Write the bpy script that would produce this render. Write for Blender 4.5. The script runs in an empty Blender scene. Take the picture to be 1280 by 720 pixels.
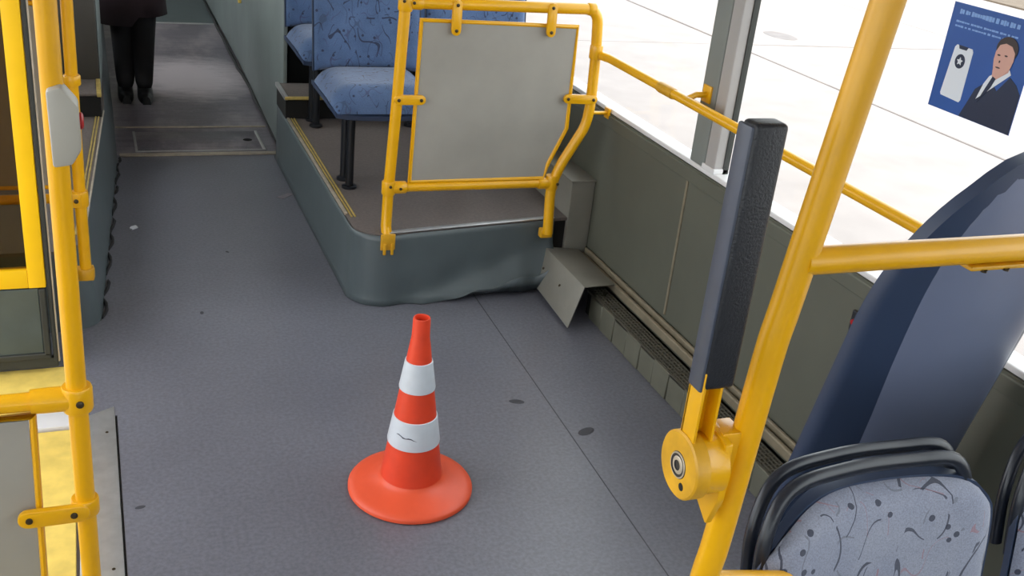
import bpy, bmesh, math, random
from mathutils import Vector, Matrix
random.seed(7)
C = bpy.context.scene.collection
S = bpy.context.scene
PI = math.pi

# ------------------------------------------------------------------ camera
F_PX = 1303.56
YAW, PITCH, ROLL = 0.40620181, 0.42487728, 0.10857222
cd = bpy.data.cameras.new('camera'); cam = bpy.data.objects.new('camera', cd); C.objects.link(cam)
cd.sensor_width = 36.0; cd.lens = 36.0 * F_PX / 1280.0; cd.clip_start = 0.02; cd.clip_end = 300
_f = Vector((math.sin(YAW)*math.cos(PITCH), math.cos(YAW)*math.cos(PITCH), -math.sin(PITCH)))
_r = Vector((math.cos(YAW), -math.sin(YAW), 0)); _u = _r.cross(_f)
_R = math.cos(ROLL)*_r + math.sin(ROLL)*_u; _U = -math.sin(ROLL)*_r + math.cos(ROLL)*_u
cam.matrix_world = Matrix(((_R.x, _U.x, -_f.x, 0), (_R.y, _U.y, -_f.y, 0), (_R.z, _U.z, -_f.z, 1.70), (0, 0, 0, 1)))
S.camera = cam

# ------------------------------------------------------------------ world, light, exposure
SKY = 2.95
FILL_LAMP = 0.15  # strength of the added, unseen lamps that boost the interior light
w = bpy.data.worlds.new('overcast_sky'); S.world = w; w.use_nodes = True
_bg = w.node_tree.nodes['Background']
_bg.inputs['Color'].default_value = (0.93, 0.96, 1.0, 1); _bg.inputs['Strength'].default_value = SKY
S.view_settings.view_transform = 'Standard'; S.view_settings.look = 'None'
S.view_settings.exposure = 0.30; S.view_settings.gamma = 1.0; S.view_settings.use_curve_mapping = False
try:
    S.cycles.max_bounces = 10; S.cycles.diffuse_bounces = 6; S.cycles.glossy_bounces = 4; S.cycles.transparent_max_bounces = 12
except Exception: pass

# ------------------------------------------------------------------ materials
def lin(c):
    return tuple(((x/255)/12.92 if x/255 <= .04045 else ((x/255+.055)/1.055)**2.4) for x in c) + (1,)
class NT:
    def __init__(s, name):
        s.m = bpy.data.materials.new(name); s.m.use_nodes = True; s.t = s.m.node_tree
        s.b = s.t.nodes['Principled BSDF']; s.out = s.t.nodes['Material Output']
    def n(s, ty, **k):
        x = s.t.nodes.new(ty)
        for a, v in k.items():
            if a in x.inputs: x.inputs[a].default_value = v
            else: setattr(x, a, v)
        return x
    def l(s, a, b): s.t.links.new(a, b)
    def coord(s, scale=(1,1,1), which='Object'):
        tc = s.n('ShaderNodeTexCoord'); mp = s.n('ShaderNodeMapping'); mp.inputs['Scale'].default_value = scale
        s.l(tc.outputs[which], mp.inputs['Vector']); return mp.outputs['Vector']
    def noise(s, vec, scale, detail=4, rough=.55):
        x = s.n('ShaderNodeTexNoise'); x.inputs['Scale'].default_value = scale; x.inputs['Detail'].default_value = detail
        x.inputs['Roughness'].default_value = rough; s.l(vec, x.inputs['Vector']); return x.outputs['Fac']
    def ramp(s, fac, stops):
        x = s.n('ShaderNodeValToRGB'); e = x.color_ramp.elements
        e[0].position, e[0].color = stops[0]; e[1].position, e[1].color = stops[-1]
        for p, c in stops[1:-1]: q = e.new(p); q.color = c
        s.l(fac, x.inputs['Fac']); return x.outputs['Color']
    def mix(s, fac, a, b, bt='MIX'):
        x = s.n('ShaderNodeMixRGB', blend_type=bt)
        for k, v in ((0, fac), (1, a), (2, b)):
            if isinstance(v, (int, float)): x.inputs[k].default_value = v
            elif isinstance(v, tuple): x.inputs[k].default_value = v
            else: s.l(v, x.inputs[k])
        return x.outputs[0]
    def math(s, op, a, b=None):
        x = s.n('ShaderNodeMath', operation=op)
        for k, v in ((0, a), (1, b)):
            if v is None: continue
            if isinstance(v, (int, float)): x.inputs[k].default_value = v
            else: s.l(v, x.inputs[k])
        return x.outputs[0]
    def bump(s, h, st=.2, d=.01):
        x = s.n('ShaderNodeBump'); x.inputs['Strength'].default_value = st; x.inputs['Distance'].default_value = d
        s.l(h, x.inputs['Height']); s.l(x.outputs[0], s.b.inputs['Normal'])
def plain(name, c, rough=.5, metal=0., var=.12, scale=6, bump=0., bscale=60, spec=.5, coat=0.):
    m = NT(name); v = m.coord(); a = lin(c)
    lo = tuple(x*(1-var) for x in a[:3])+(1,); hi = tuple(min(1, x*(1+var)) for x in a[:3])+(1,)
    m.l(m.ramp(m.noise(v, scale), [(.3, lo), (.7, hi)]), m.b.inputs['Base Color'])
    m.b.inputs['Roughness'].default_value = rough; m.b.inputs['Metallic'].default_value = metal
    m.b.inputs['Specular IOR Level'].default_value = spec; m.b.inputs['Coat Weight'].default_value = coat
    if bump: m.bump(m.noise(v, bscale), bump, .002)
    return m.m
def floor_mat(name, c, dark, rough, worn=False):
    m = NT(name); v = m.coord(); 
    base = m.mix(m.ramp(m.noise(v, 1.7, 5), [(.2, (0,0,0,1)), (.85, (1,1,1,1))]), lin(dark), lin(c))
    fine = m.ramp(m.noise(v, 90, 3), [(.35, (.82,.82,.82,1)), (.65, (1.08,1.08,1.08,1))])
    base = m.mix(1.0, base, fine, 'MULTIPLY')
    if worn:
        v2 = m.coord((1.2, .5, 1)); patch = m.ramp(m.noise(v2, 3.2, 6, .65), [(.47, (0,0,0,1)), (.62, (1,1,1,1))])
        base = m.mix(m.math('MULTIPLY', patch, .7), base, lin((158,148,152)))
        v3 = m.coord((1, 6, 1)); st = m.ramp(m.noise(v3, 4, 4), [(.45, (1,1,1,1)), (.75, (.6,.58,.6,1))])
        base = m.mix(1.0, base, st, 'MULTIPLY')
    if worn:   # pale aisle patch: reflected light painted onto the worn floor
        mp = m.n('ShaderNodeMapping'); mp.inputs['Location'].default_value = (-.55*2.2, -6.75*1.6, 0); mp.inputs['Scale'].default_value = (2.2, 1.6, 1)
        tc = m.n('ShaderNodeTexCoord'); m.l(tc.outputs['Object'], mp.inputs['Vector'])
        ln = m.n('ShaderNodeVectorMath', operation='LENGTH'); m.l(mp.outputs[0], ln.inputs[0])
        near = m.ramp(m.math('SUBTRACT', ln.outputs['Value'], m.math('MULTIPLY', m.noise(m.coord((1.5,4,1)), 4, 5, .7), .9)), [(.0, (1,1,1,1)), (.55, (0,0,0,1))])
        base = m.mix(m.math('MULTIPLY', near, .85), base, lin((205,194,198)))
    m.l(base, m.b.inputs['Base Color'])
    rr = m.ramp(m.noise(v, 2.3, 2), [(.1, (rough-.03,)*3+(1,)), (.9, (rough+.08,)*3+(1,))])
    m.l(rr, m.b.inputs['Roughness']); m.bump(m.noise(v, 160, 2), .12, .002)
    return m.m
def fabric(name, c1, c2, ink, red, sc=1.0):
    m = NT(name); v = m.coord()
    base = m.mix(m.ramp(m.noise(v, 7*sc, 3), [(.35,(0,0,0,1)), (.65,(1,1,1,1))]), lin(c1), lin(c2))
    wv = m.noise(v, 420, 2); base = m.mix(1.0, base, m.ramp(wv, [(.3,(.78,.78,.78,1)), (.7,(1.15,1.15,1.15,1))]), 'MULTIPLY')
    def squig(scale, off, width, msc, thr):
        tc = m.n('ShaderNodeTexCoord'); mp = m.n('ShaderNodeMapping'); mp.inputs['Location'].default_value = (off, off*.7, off*1.3)
        mp.inputs['Scale'].default_value = (1, 1, .62); m.l(tc.outputs['Object'], mp.inputs['Vector']); vv = mp.outputs['Vector']
        line = m.math('LESS_THAN', m.math('ABSOLUTE', m.math('SUBTRACT', m.noise(vv, scale, 0), .5)), width)
        msk = m.math('GREATER_THAN', m.noise(vv, msc, 0), thr)
        return m.math('MULTIPLY', line, msk)
    base = m.mix(m.math('MULTIPLY', squig(11*sc, 3.1, .011, 15*sc, .53), .85), base, lin(ink))
    base = m.mix(m.math('MULTIPLY', squig(15*sc, 8.4, .005, 19*sc, .56), .5), base, lin(red))
    base = m.mix(m.math('MULTIPLY', squig(16*sc, 14.9, .012, 22*sc, .55), .5), base, lin(tuple(int(x*.6) for x in c1)))
    base = m.mix(m.math('MULTIPLY', squig(17*sc, 23.3, .010, 21*sc, .52), .8), base, lin(ink))
    base = m.mix(m.math('MULTIPLY', squig(19*sc, 31.3, .012, 23*sc, .55), .6), base, lin(red))
    vo = m.n('ShaderNodeTexVoronoi'); vo.inputs['Scale'].default_value = 30*sc; m.l(v, vo.inputs['Vector'])
    dot = m.math('MULTIPLY', m.math('LESS_THAN', vo.outputs['Distance'], .17), m.math('GREATER_THAN', m.noise(v, 9*sc, 0), .44))
    base = m.mix(m.math('MULTIPLY', dot, .85), base, lin(ink))
    m.l(base, m.b.inputs['Base Color']); m.b.inputs['Roughness'].default_value = .85
    m.b.inputs['Sheen Weight'].default_value = .25
    m.bump(wv, .25, .001); return m.m
def glass(name, tint=(.96,.98,.97), gl=.03):
    m = NT(name); t = m.n('ShaderNodeBsdfTransparent'); t.inputs[0].default_value = tint+(1,)
    g = m.n('ShaderNodeBsdfGlossy'); g.inputs['Roughness'].default_value = .02
    x = m.n('ShaderNodeMixShader'); fr = m.n('ShaderNodeLayerWeight'); fr.inputs['Blend'].default_value = .5
    m.l(m.math('ADD', m.math('MULTIPLY', m.math('POWER', fr.outputs['Facing'], 5), .6), gl*.4), x.inputs[0]); m.l(t.outputs[0], x.inputs[1]); m.l(g.outputs[0], x.inputs[2])
    m.l(x.outputs[0], m.out.inputs['Surface']); return m.m
def emis(name, c, st):
    m = NT(name); m.b.inputs['Emission Color'].default_value = lin(c); m.b.inputs['Emission Strength'].default_value = st
    m.b.inputs['Base Color'].default_value = lin(c); return m.m

M = dict(
 floor=floor_mat('floor_vinyl', (117,118,128), (100,100,109), .30),
 floor_rear=floor_mat('worn_rear_floor_with_glare', (130,124,132), (100,95,104), .30, True),
 platform_top=floor_mat('platform_top_vinyl', (112,102,98), (92,84,80), .5),
 riser=plain('grey_riser_vinyl', (80,89,92), .42, var=.1, scale=5, bump=.1),
 wall=plain('grey_green_wall_laminate', (88,89,78), .55, var=.08, scale=4, bump=.05),
 side=plain('grey_side_panel', (118,126,124), .5, var=.12, scale=3),
 ceil=plain('ceiling_laminate', (215,215,210), .6, var=.03),
 yellow=plain('yellow_enamel', (222,163,6), .3, var=.06, scale=9, spec=.45, coat=.1),
 yellow_old=plain('worn_yellow_enamel', (206,152,24), .42, var=.18, scale=22),
 yellow_door=plain('bright_yellow_door_paint', (240,190,0), .4, var=.04),
 yellow_ramp=plain('yellow_ramp_paint', (238,206,104), .6, var=.14, scale=14, bump=.2),
 bolt=plain('dark_bolt_steel', (70,60,45), .4, .7),
 panel=plain('taupe_laminate_panel', (150,146,138), .42, var=.1, scale=4),
 alu=plain('brushed_aluminium', (200,200,200), .38, .75, var=.1, scale=20),
 alu_dull=plain('dull_aluminium_trim', (190,178,160), .45, .5, var=.15, scale=30),
 brass=plain('yellowed_edge_trim', (190,165,95), .45, .3, var=.2, scale=30),
 white=plain('white_window_trim', (215,213,213), .5, var=.04),
 kick=plain('dark_grey_kick_panel', (66,76,76), .3, var=.15, scale=9),
 weld=plain('dark_grey_weld', (62,62,68), .6),
 pillar_light=plain('light_pillar_trim', (160,156,153), .5, var=.04),
 pillar=plain('grey_window_pillar', (118,122,118), .55, var=.06),
 heater=plain('grey_heater_casing', (104,103,90), .5, .2, var=.14, scale=8),
 ridge=plain('dull_ledge_ridge', (138,128,108), .45, .3, var=.15, scale=20),
 grille=plain('dark_grille_steel', (98,94,84), .5, .3, var=.12, scale=20),
 hollow=plain('dark_grille_hollow', (22,20,18), .9),
 box=plain('grey_metal_box', (130,127,118), .5, .1, var=.1, scale=6),
 black=plain('black_plastic', (34,36,42), .38, var=.1, scale=30, bump=.15),
 pad=plain('grained_black_rubber', (26,28,34), .42, var=.2, scale=160, bump=.5, bscale=350),
 pad_side=plain('navy_grey_rubber_side', (66,72,86), .4, var=.1, scale=30),
 rubber=plain('dark_rubber_seal', (44,46,42), .6),
 leg=plain('dark_seat_leg', (26,28,34), .4, .3),
 shell=plain('navy_blue_plastic', (44,57,82), .42, var=.06, scale=5),
 shell_light=plain('slate_blue_plastic', (102,110,134), .42, var=.06, scale=4, bump=.06),
 shell_black=plain('black_plastic_handle', (28,32,42), .3, var=.05, scale=20),
 fab=fabric('blue_patterned_moquette', (78,102,142), (64,88,126), (26,34,60), (58,60,92), 1.0),
 fab_near_lit=fabric('blue_patterned_moquette_lit', (136,140,156), (122,127,146), (22,28,50), (140,92,98), 1.0),  # same moquette, with light and wear on the near seats put into its colour
 dseat=plain('dark_brownish_casing', (62,57,50), .55, var=.12),
 orange=plain('orange_cone_plastic', (230,86,50), .42, var=.06, scale=9, bump=.08),
 orange_d=plain('orange_cone_body', (222,66,34), .45, var=.08, scale=14, bump=.08),
 refl=plain('white_reflective_band', (206,212,220), .38, var=.05, scale=30, bump=.15),
 scuff=plain('dark_scuff', (70,74,90), .6),
 glass=glass('window_glass'),
 door_glass=glass('tinted_door_glass', (.62,.55,.45)),
 concrete=plain('pale_concrete', (160,150,146), .9, var=.08, scale=2.5, bump=.2),
 joint=plain('concrete_joint', (118,110,107), .95),
 verge=plain('dry_verge_soil', (112,96,80), .95, var=.2, scale=3),
 stain=plain('oil_stain', (134,126,124), .9),
 poster=plain('poster_blue', (40,84,158), .35, var=.05),
 poster_txt=plain('poster_print_pale', (130,168,222), .4, var=.05),
 p_white=plain('poster_print_white', (222,228,236), .4, var=.02),
 p_navy=plain('poster_print_navy', (26,38,66), .4, var=.06),
 p_skin=plain('poster_print_skin', (206,160,146), .4, var=.05),
 p_hair=plain('poster_print_hair', (52,40,40), .4, var=.05),
 coat=plain('dark_maroon_coat', (46,30,36), .8, var=.2, scale=12, bump=.2),
 trouser=plain('black_trousers', (22,20,24), .8, var=.2, scale=12, bump=.2),
 shoe=plain('black_leather', (18,18,20), .35),
 skin=plain('skin', (190,145,122), .5, var=.05),
 hair=plain('dark_hair', (40,30,26), .6),
 red=plain('red_button', (168,24,30), .35),
 button_box=plain('pale_grey_plastic', (160,156,146), .45, var=.04),
 litter=plain('white_paper_scrap', (220,222,230), .8),
 lamp=emis('added_lamp_diffuser', (255,246,235), FILL_LAMP),
 cable=plain('black_cable', (18,18,20), .6),
)

# ------------------------------------------------------------------ mesh helpers (all in world coordinates)
def merge(dst, src):
    me = bpy.data.meshes.new('tmp'); src.to_mesh(me); dst.from_mesh(me); bpy.data.meshes.remove(me); src.free()
def box(bm, x0, x1, y0, y1, z0, z1, bev=0., mat=None, seg=2):
    b = bmesh.new(); bmesh.ops.create_cube(b, size=1)
    for v in b.verts: v.co = Vector(((x0+x1)/2+v.co.x*(x1-x0), (y0+y1)/2+v.co.y*(y1-y0), (z0+z1)/2+v.co.z*(z1-z0)))
    if bev: bmesh.ops.bevel(b, geom=b.edges[:], offset=bev, segments=seg, affect='EDGES', profile=.5)
    if mat is not None: bmesh.ops.transform(b, matrix=mat, verts=b.verts)
    merge(bm, b); return bm
def smooth_path(pts, n=6):
    P = [Vector(p) for p in pts]; out = []
    for i in range(len(P)-1):
        p0 = P[max(i-1, 0)]; p1 = P[i]; p2 = P[i+1]; p3 = P[min(i+2, len(P)-1)]
        for k in range(n):
            t = k/n
            out.append(.5*((2*p1)+(-p0+p2)*t+(2*p0-5*p1+4*p2-p3)*t*t+(-p0+3*p1-3*p2+p3)*t**3))
    out.append(P[-1]); return out
def round_path(pts, rad, n=6):
    P = [Vector(p) for p in pts]; out = [P[0]]
    for i in range(1, len(P)-1):
        a, b, c = P[i-1], P[i], P[i+1]; d1 = (a-b); d2 = (c-b)
        r = min(rad, d1.length*.45, d2.length*.45); s = b+d1.normalized()*r; e = b+d2.normalized()*r
        for k in range(n+1):
            t = k/n; out.append(s*(1-t)**2 + b*2*t*(1-t) + e*t*t)
    out.append(P[-1]); return out
def tube(bm, pts, r, seg=14, closed=False, sx=1., cap=True):
    P = [Vector(p) for p in pts]; N = len(P); rings = []; up = None
    for i, p in enumerate(P):
        if closed: t = (P[(i+1) % N]-P[i-1]).normalized()
        else: t = (P[min(i+1, N-1)]-P[max(i-1, 0)]).normalized()
        if up is None: up = Vector((0,0,1)) if abs(t.z) < .9 else Vector((0,1,0))
        s = t.cross(up).normalized(); up = s.cross(t).normalized()
        rr = r[i] if isinstance(r, (list, tuple)) else r
        rings.append([bm.verts.new(p+s*math.cos(a)*rr*sx+up*math.sin(a)*rr) for a in (2*PI*k/seg for k in range(seg))])
    for i in range(N if closed else N-1):
        A, B = rings[i], rings[(i+1) % N]
        for k in range(seg): bm.faces.new((A[k], A[(k+1) % seg], B[(k+1) % seg], B[k]))
    if cap and not closed: bm.faces.new(rings[0][::-1]); bm.faces.new(rings[-1])
    return bm
def lathe(bm, prof, seg=48, o=(0,0,0), mat=None):
    rings = []; 
    M4 = mat if mat is not None else Matrix.Translation(Vector(o))
    for r, z in prof:
        if r < 1e-5: rings.append([bm.verts.new(M4 @ Vector((0,0,z)))])
        else: rings.append([bm.verts.new(M4 @ Vector((r*math.cos(2*PI*k/seg), r*math.sin(2*PI*k/seg), z))) for k in range(seg)])
    for A, B in zip(rings, rings[1:]):
        if len(A) == 1 and len(B) == 1: continue
        for k in range(seg):
            j = (k+1) % seg
            if len(A) == 1: bm.faces.new((A[0], B[k], B[j]))
            elif len(B) == 1: bm.faces.new((A[k], A[j], B[0]))
            else: bm.faces.new((A[k], A[j], B[j], B[k]))
    return bm
def prism(bm, pts, d, bev=0.):
    """pts: 3D loop, extruded along vector d"""
    b = bmesh.new(); d = Vector(d); A = [b.verts.new(Vector(p)) for p in pts]; B = [b.verts.new(Vector(p)+d) for p in pts]
    b.faces.new(A); b.faces.new(B[::-1])
    n = len(pts)
    for i in range(n): b.faces.new((A[(i+1) % n], A[i], B[i], B[(i+1) % n]))
    if bev: bmesh.ops.bevel(b, geom=b.edges[:], offset=bev, segments=2, affect='EDGES', profile=.5)
    merge(bm, b); return bm
def slab(bm, front, back, nu, nv):
    """two grids front(u,v)/back(u,v), u in [-1,1], v in [0,1], stitched round the rim"""
    G = []
    for fn in (front, back):
        G.append([[bm.verts.new(Vector(fn(-1+2*i/nu, j/nv))) for i in range(nu+1)] for j in range(nv+1)])
    for q, g in enumerate(G):
        for j in range(nv):
            for i in range(nu):
                f = (g[j][i], g[j][i+1], g[j+1][i+1], g[j+1][i]); bm.faces.new(f if q == 0 else f[::-1])
    A, B = G
    rim = [(0, i) for i in range(nu)] + [(j, nu) for j in range(nv)] + [(nv, i) for i in range(nu, 0, -1)] + [(j, 0) for j in range(nv, 0, -1)]
    for k in range(len(rim)):
        a = rim[k]; b = rim[(k+1) % len(rim)]
        bm.faces.new((A[a[0]][a[1]], B[a[0]][a[1]], B[b[0]][b[1]], A[b[0]][b[1]]))
    return bm
def obj(name, bm, m, parent=None, smooth=True, label=None, kind=None, ang=38, origin=None):
    bmesh.ops.remove_doubles(bm, verts=bm.verts, dist=1e-6)
    bmesh.ops.recalc_face_normals(bm, faces=bm.faces)
    off = Vector((0,0,0))
    if parent is not None: off = root_off(parent)
    elif origin is not None: off = Vector(origin)
    bmesh.ops.translate(bm, verts=bm.verts, vec=-off)
    me = bpy.data.meshes.new(name); bm.to_mesh(me); bm.free()
    if smooth:
        for p in me.polygons: p.use_smooth = True
        try: me.set_sharp_from_angle(angle=math.radians(ang))
        except Exception: pass
    me.materials.append(M[m] if isinstance(m, str) else m)
    o = bpy.data.objects.new(name, me); C.objects.link(o)
    if parent is not None: o.parent = parent
    elif origin is not None: o.location = origin
    if label: o['label'] = label
    if kind: o['kind'] = kind
    return o
OFF = {}
def root_off(p):
    while p.parent is not None: p = p.parent
    return Vector(p.location)
def thing(name, label, cat, loc=(0,0,0), group=None):
    o = bpy.data.objects.new(name, None); C.objects.link(o); o.location = loc; o.empty_display_size = .05
    o['label'] = label; o['category'] = cat
    if group: o['group'] = group
    return o
def tag(o, label, cat, group=None):
    o['label'] = label; o['category'] = cat
    if group: o['group'] = group
    return o
def dup(root, loc, label, rotz=None):
    r = root.copy(); C.objects.link(r); r.location = loc; r['label'] = label
    if rotz is not None: r.rotation_euler = (0,0,rotz)
    for ch in list(root.children):
        c = ch.copy(); C.objects.link(c); c.parent = r
        for g in list(ch.children):
            d = g.copy(); C.objects.link(d); d.parent = c
    return r
def NB(): return bmesh.new()
def struct(name, bm, m, parent=None, smooth=False): return obj(name, bm, m, parent, smooth, kind=None if parent else 'structure')

WX = 1.80     # inner face of the window wall
LX = -0.72    # inner face of the door-side wall
Y0, Y1 = -6.0, 11.0
HZ = 2.35

# ------------------------------------------------------------------ outside ground
g = struct('ground', box(NB(), -40, 60, -40, 60, -.6, -.40), 'joint')
n_sl = 0
for (xa, xb) in ((-16,-11.01),(-11,-6.01),(-6,-1.2),(-1.17,1.97), (2.0, 6.49), (6.53, 10.2), (10.23, 13.9)):
    for j in range(-3, 6):
        struct('concrete_slab', box(NB(), xa, xb, j*6.1-2.37, j*6.1+3.71, -.5, -.35+random.uniform(-.003, .003), .006, seg=1), 'concrete', g)
struct('verge', box(NB(), 13.95, 60, -40, 60, -.5, -.33), 'verge', g)
b = NB(); lathe(b, [(0,0),(.16,0),(.17,-.004)], 24, mat=Matrix.Translation((7.5,10.35,-.343)) @ Matrix.Diagonal((1,1.5,1,1))); struct('oil_stain', b, 'stain', g)

# ------------------------------------------------------------------ bus shell
# floor: smooth front vinyl, worn rear vinyl, weld line
struct('floor', box(NB(), 0.0, WX, -1.5, 5.20, -.08, 0), 'floor')
fl = bpy.data.objects['floor']
box_bm = NB(); box(box_bm, -.12, 0.0, 2.79, 5.20, -.08, -.0005); box(box_bm, LX, -.12, 3.12, 5.20, -.08, 0); box(box_bm, LX, -.0, -1.5, 1.30, -.08, 0); box(box_bm, LX, WX, Y0, -1.5, -.08, 0)
struct('floor_side_sheet', box_bm, 'floor', fl)
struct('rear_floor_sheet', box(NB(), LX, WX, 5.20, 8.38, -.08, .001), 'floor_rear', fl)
struct('back_floor_sheet', box(NB(), LX, WX, 8.40, Y1, -.08, .001), 'riser', fl)
struct('cross_strip', box(NB(), .08, .90, 8.365, 8.40, -.02, .006, .002), 'alu', fl)
b = NB(); tube(b, [(1.312,3.42,-.0012),(1.29,2.6,-.0012),(1.265,1.7,-.0012),(1.25,.3,-.0012)], .0024, 6); struct('weld_line', b, 'weld', fl)
b = NB()   # floor stains that lie on the vinyl
for x, y, r in ((1.19,2.63,.017), (1.34,2.42,.022), (.30,3.42,.008), (.45,3.95,.006), (.04,2.33,.009)):
    lathe(b, [(0,.0016),(r*.7,.0015),(r,.0002)], 12, mat=Matrix.Translation((x,y,0)) @ Matrix.Rotation(x*5,4,'Z') @ Matrix.Diagonal((1.5,.8,1,1)))
struct('dirt_spot', b, 'weld', fl)
b = NB(); prism(b, [(.095,4.23,.001),(.105,4.222,.001),(.128,4.24,.001),(.12,4.262,.001),(.10,4.25,.001)], (0,0,.005))
tag(obj('paper_scrap', b, 'litter', origin=(.11,4.24,0)), 'tiny white scrap of paper lying on the grey floor near the left platform', 'litter')
b = NB(); prism(b, [(.74,4.55,.0005),(.80,4.60,.0005),(.83,4.59,.0005),(.77,4.53,.0005)], (0,0,.0015))
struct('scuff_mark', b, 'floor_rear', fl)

# window wall: lower panel, sill, pillars, panes, upper panel
wr = struct('wall_right', box(NB(), WX, WX+.07, Y0, Y1, -.35, .710), 'wall')
b = NB(); box(b, WX, WX+.07, Y0, Y1, 1.95, HZ); struct('upper_panel', b, 'ceil', wr)
for ys in (1.27, 2.82, 4.37): struct('seam_strip', box(NB(), WX-.004, WX+.001, ys-.006, ys+.006, .17, .70, .0015), 'ridge', wr)
struct('upper_rail_ledge', box(NB(), WX-.006, WX+.02, Y0, 5.1, .66, .705, .004), 'wall', wr)
sill = struct('trim_1', box(NB(), WX+.004, WX+.07, Y0, Y1, .711, .728, .004), 'white')
pil_y = [(-6.0,-5.85), (-3.51,-3.36), (-1.96,-1.81), (-.41,-.26), (1.14,1.29), (2.69,2.84), (4.75,4.90), (6.3,6.45), (7.85,8.0), (9.4,9.55), (10.85,11.0)]
for k, (a, c) in enumerate(pil_y):
    p = struct('trim_%d' % (k+2), box(NB(), WX+.002, WX+.055, a+.06, c, .728, 1.95, .006), 'pillar')
    struct('pillar_face', box(NB(), WX+.002, WX+.05, a, a+.057, .728, 1.95, .004), 'pillar_light', p)
    struct('pillar_rubber', box(NB(), WX+.035, WX+.055, a-.004, a, .728, 1.95), 'rubber', p)
    struct('pillar_foot', box(NB(), WX+.0, WX+.058, a-.004, c-.08, .728, .745, .003), 'white', p)
for k in range(len(pil_y)-1):
    a = pil_y[k][1]; c = pil_y[k+1][0]
    wn = struct('window_%d' % (k+1), box(NB(), WX+.040, WX+.045, a, c, .728, 1.95), 'glass')
    b = NB();  box(b, WX+.034, WX+.052, a, c, 1.94, 1.95); struct('window_seal', b, 'rubber', wn)
# door-side wall with door opening between y=1.3 and y=3.12
wl = struct('wall_left', box(NB(), LX-.07, LX, 3.12, Y1, -.35, .85), 'wall')
b = NB(); box(b, LX-.07, LX, 3.12, Y1, 1.95, HZ); box(b, LX-.07, LX, Y0, 3.12, 2.1, HZ); box(b, LX-.07, LX, Y0, 1.30, -.35, .85)
for a in (1.22, -.7, -2.6, -4.3, -6.0, 3.12, 4.75, 6.3, 7.85, 9.4, 10.9): box(b, LX-.06, LX, a, a+.08, .85, 2.1)
struct('wall_frame', b, 'pillar', wl)
b = NB(); box(b, LX-.04, LX-.035, 3.2, 10.9, .85, 1.95); box(b, LX-.04, LX-.035, Y0, 1.22, .85, 2.1); struct('window_13', b, 'glass')
struct('ceiling', box(NB(), LX-.07, WX+.07, Y0, Y1, HZ, HZ+.06), 'ceil')
struct('wall_back', box(NB(), LX, WX, Y1, Y1+.07, -.35, HZ), 'wall')
b = NB(); box(b, LX, WX, Y0-.07, Y0, -.35, .75); box(b, LX, WX, Y0-.07, Y0, 2.1, HZ); struct('wall_front', b, 'wall')
struct('window_14', box(NB(), LX, WX, Y0-.04, Y0-.034, .75, 2.1), 'glass')
for yy in (-.9, 2.4, 5.7, 9.0):  # lamp strips added out of view to brighten the interior
    for xx, side in ((.02,'door'), (1.06,'window')):
        t = thing('added_ceiling_lamp', 'added unseen fill light strip under the ceiling on the %s side, %s' % (side, {-.9:'nearest the windscreen',2.4:'over the cone area',5.7:'over the seats',9.0:'nearest the back wall'}[yy]), 'lamp', (xx, yy, HZ), 'added ceiling fill lamps')
        obj('frame', box(NB(), xx-.11, xx+.11, yy-.62, yy+.62, HZ-.03, HZ-.001, .01), 'white', t)
        obj('diffuser', box(NB(), xx-.09, xx+.09, yy-.60, yy+.60, HZ-.042, HZ-.031, .004), 'lamp', t)

# ledge rails along the foot of the window wall (two ridges) -> trim
tr = struct('baseboard_right', box(NB(), 1.765, WX, .2, 3.46, .100, .128, .006), 'wall')
struct('ridge', box(NB(), 1.757, 1.772, .2, 3.44, .112, .146, .006), 'ridge', tr)
struct('ridge', box(NB(), 1.783, 1.795, .2, 3.46, .125, .158, .005), 'ridge', tr)

# ------------------------------------------------------------------ heater along the wall
ht = thing('heater', 'long low grey heater casing with slotted grille top along the window wall', 'heater', (1.72, 2.0, 0))
obj('casing', box(NB(), 1.690, 1.755, .25, 3.20, 0.0, .092, .003), 'hollow', ht)
yy = .30; k = 0
while yy < 3.14:
    L = .098
    obj('front_panel', box(NB(), 1.678+.002*(k % 2), 1.692, yy, yy+L, .001, .100, .002, seg=1), 'heater', ht)
    yy += L+.004; k += 1
# grille: long bars and cross bars
b = NB()
for x in (1.680, 1.694, 1.708, 1.722, 1.736, 1.750): box(b, x, x+.0055, .28, 3.19, .0935, .101)
y = .29
while y < 3.18: box(b, 1.681, 1.755, y, y+.005, .094, .1003); y += .019
o = obj('grille', b, 'grille', ht, smooth=False); o['kind'] = 'stuff'

# grey box and bent cover plate at the end of the heater
t = thing('pipe_box', 'upright grey metal box against the window wall behind the yellow partition post', 'box', (1.75, 3.6, .13))
obj('cover', box(NB(), 1.698, 1.799, 3.47, 3.84, .10, .428, .006), 'box', t)
obj('lid', box(NB(), 1.692, 1.800, 3.464, 3.845, .428, .436, .003), 'box', t)
b = NB(); tube(b, [(1.74,3.40,.125),(1.74,3.50,.125)], .022, 12); obj('pipe', b, 'hollow', t)
t = thing('cover_plate', 'bent grey sheet metal cover plate at the end of the heater beside the platform', 'cover', (1.66, 3.27, 0))
b = NB(); prism(b, [(1.612,3.085,.165),(1.756,3.12,.150),(1.756,3.46,.150),(1.612,3.47,.165)], (0,0,-.004), .0012); obj('top_sheet', b, 'box', t)
b = NB(); prism(b, [(1.612,3.085,.165),(1.612,3.47,.165),(1.560,3.44,.03),(1.552,3.06,.015)], (.004,0,-.001), .0012); obj('side_flap', b, 'box', t)
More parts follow.
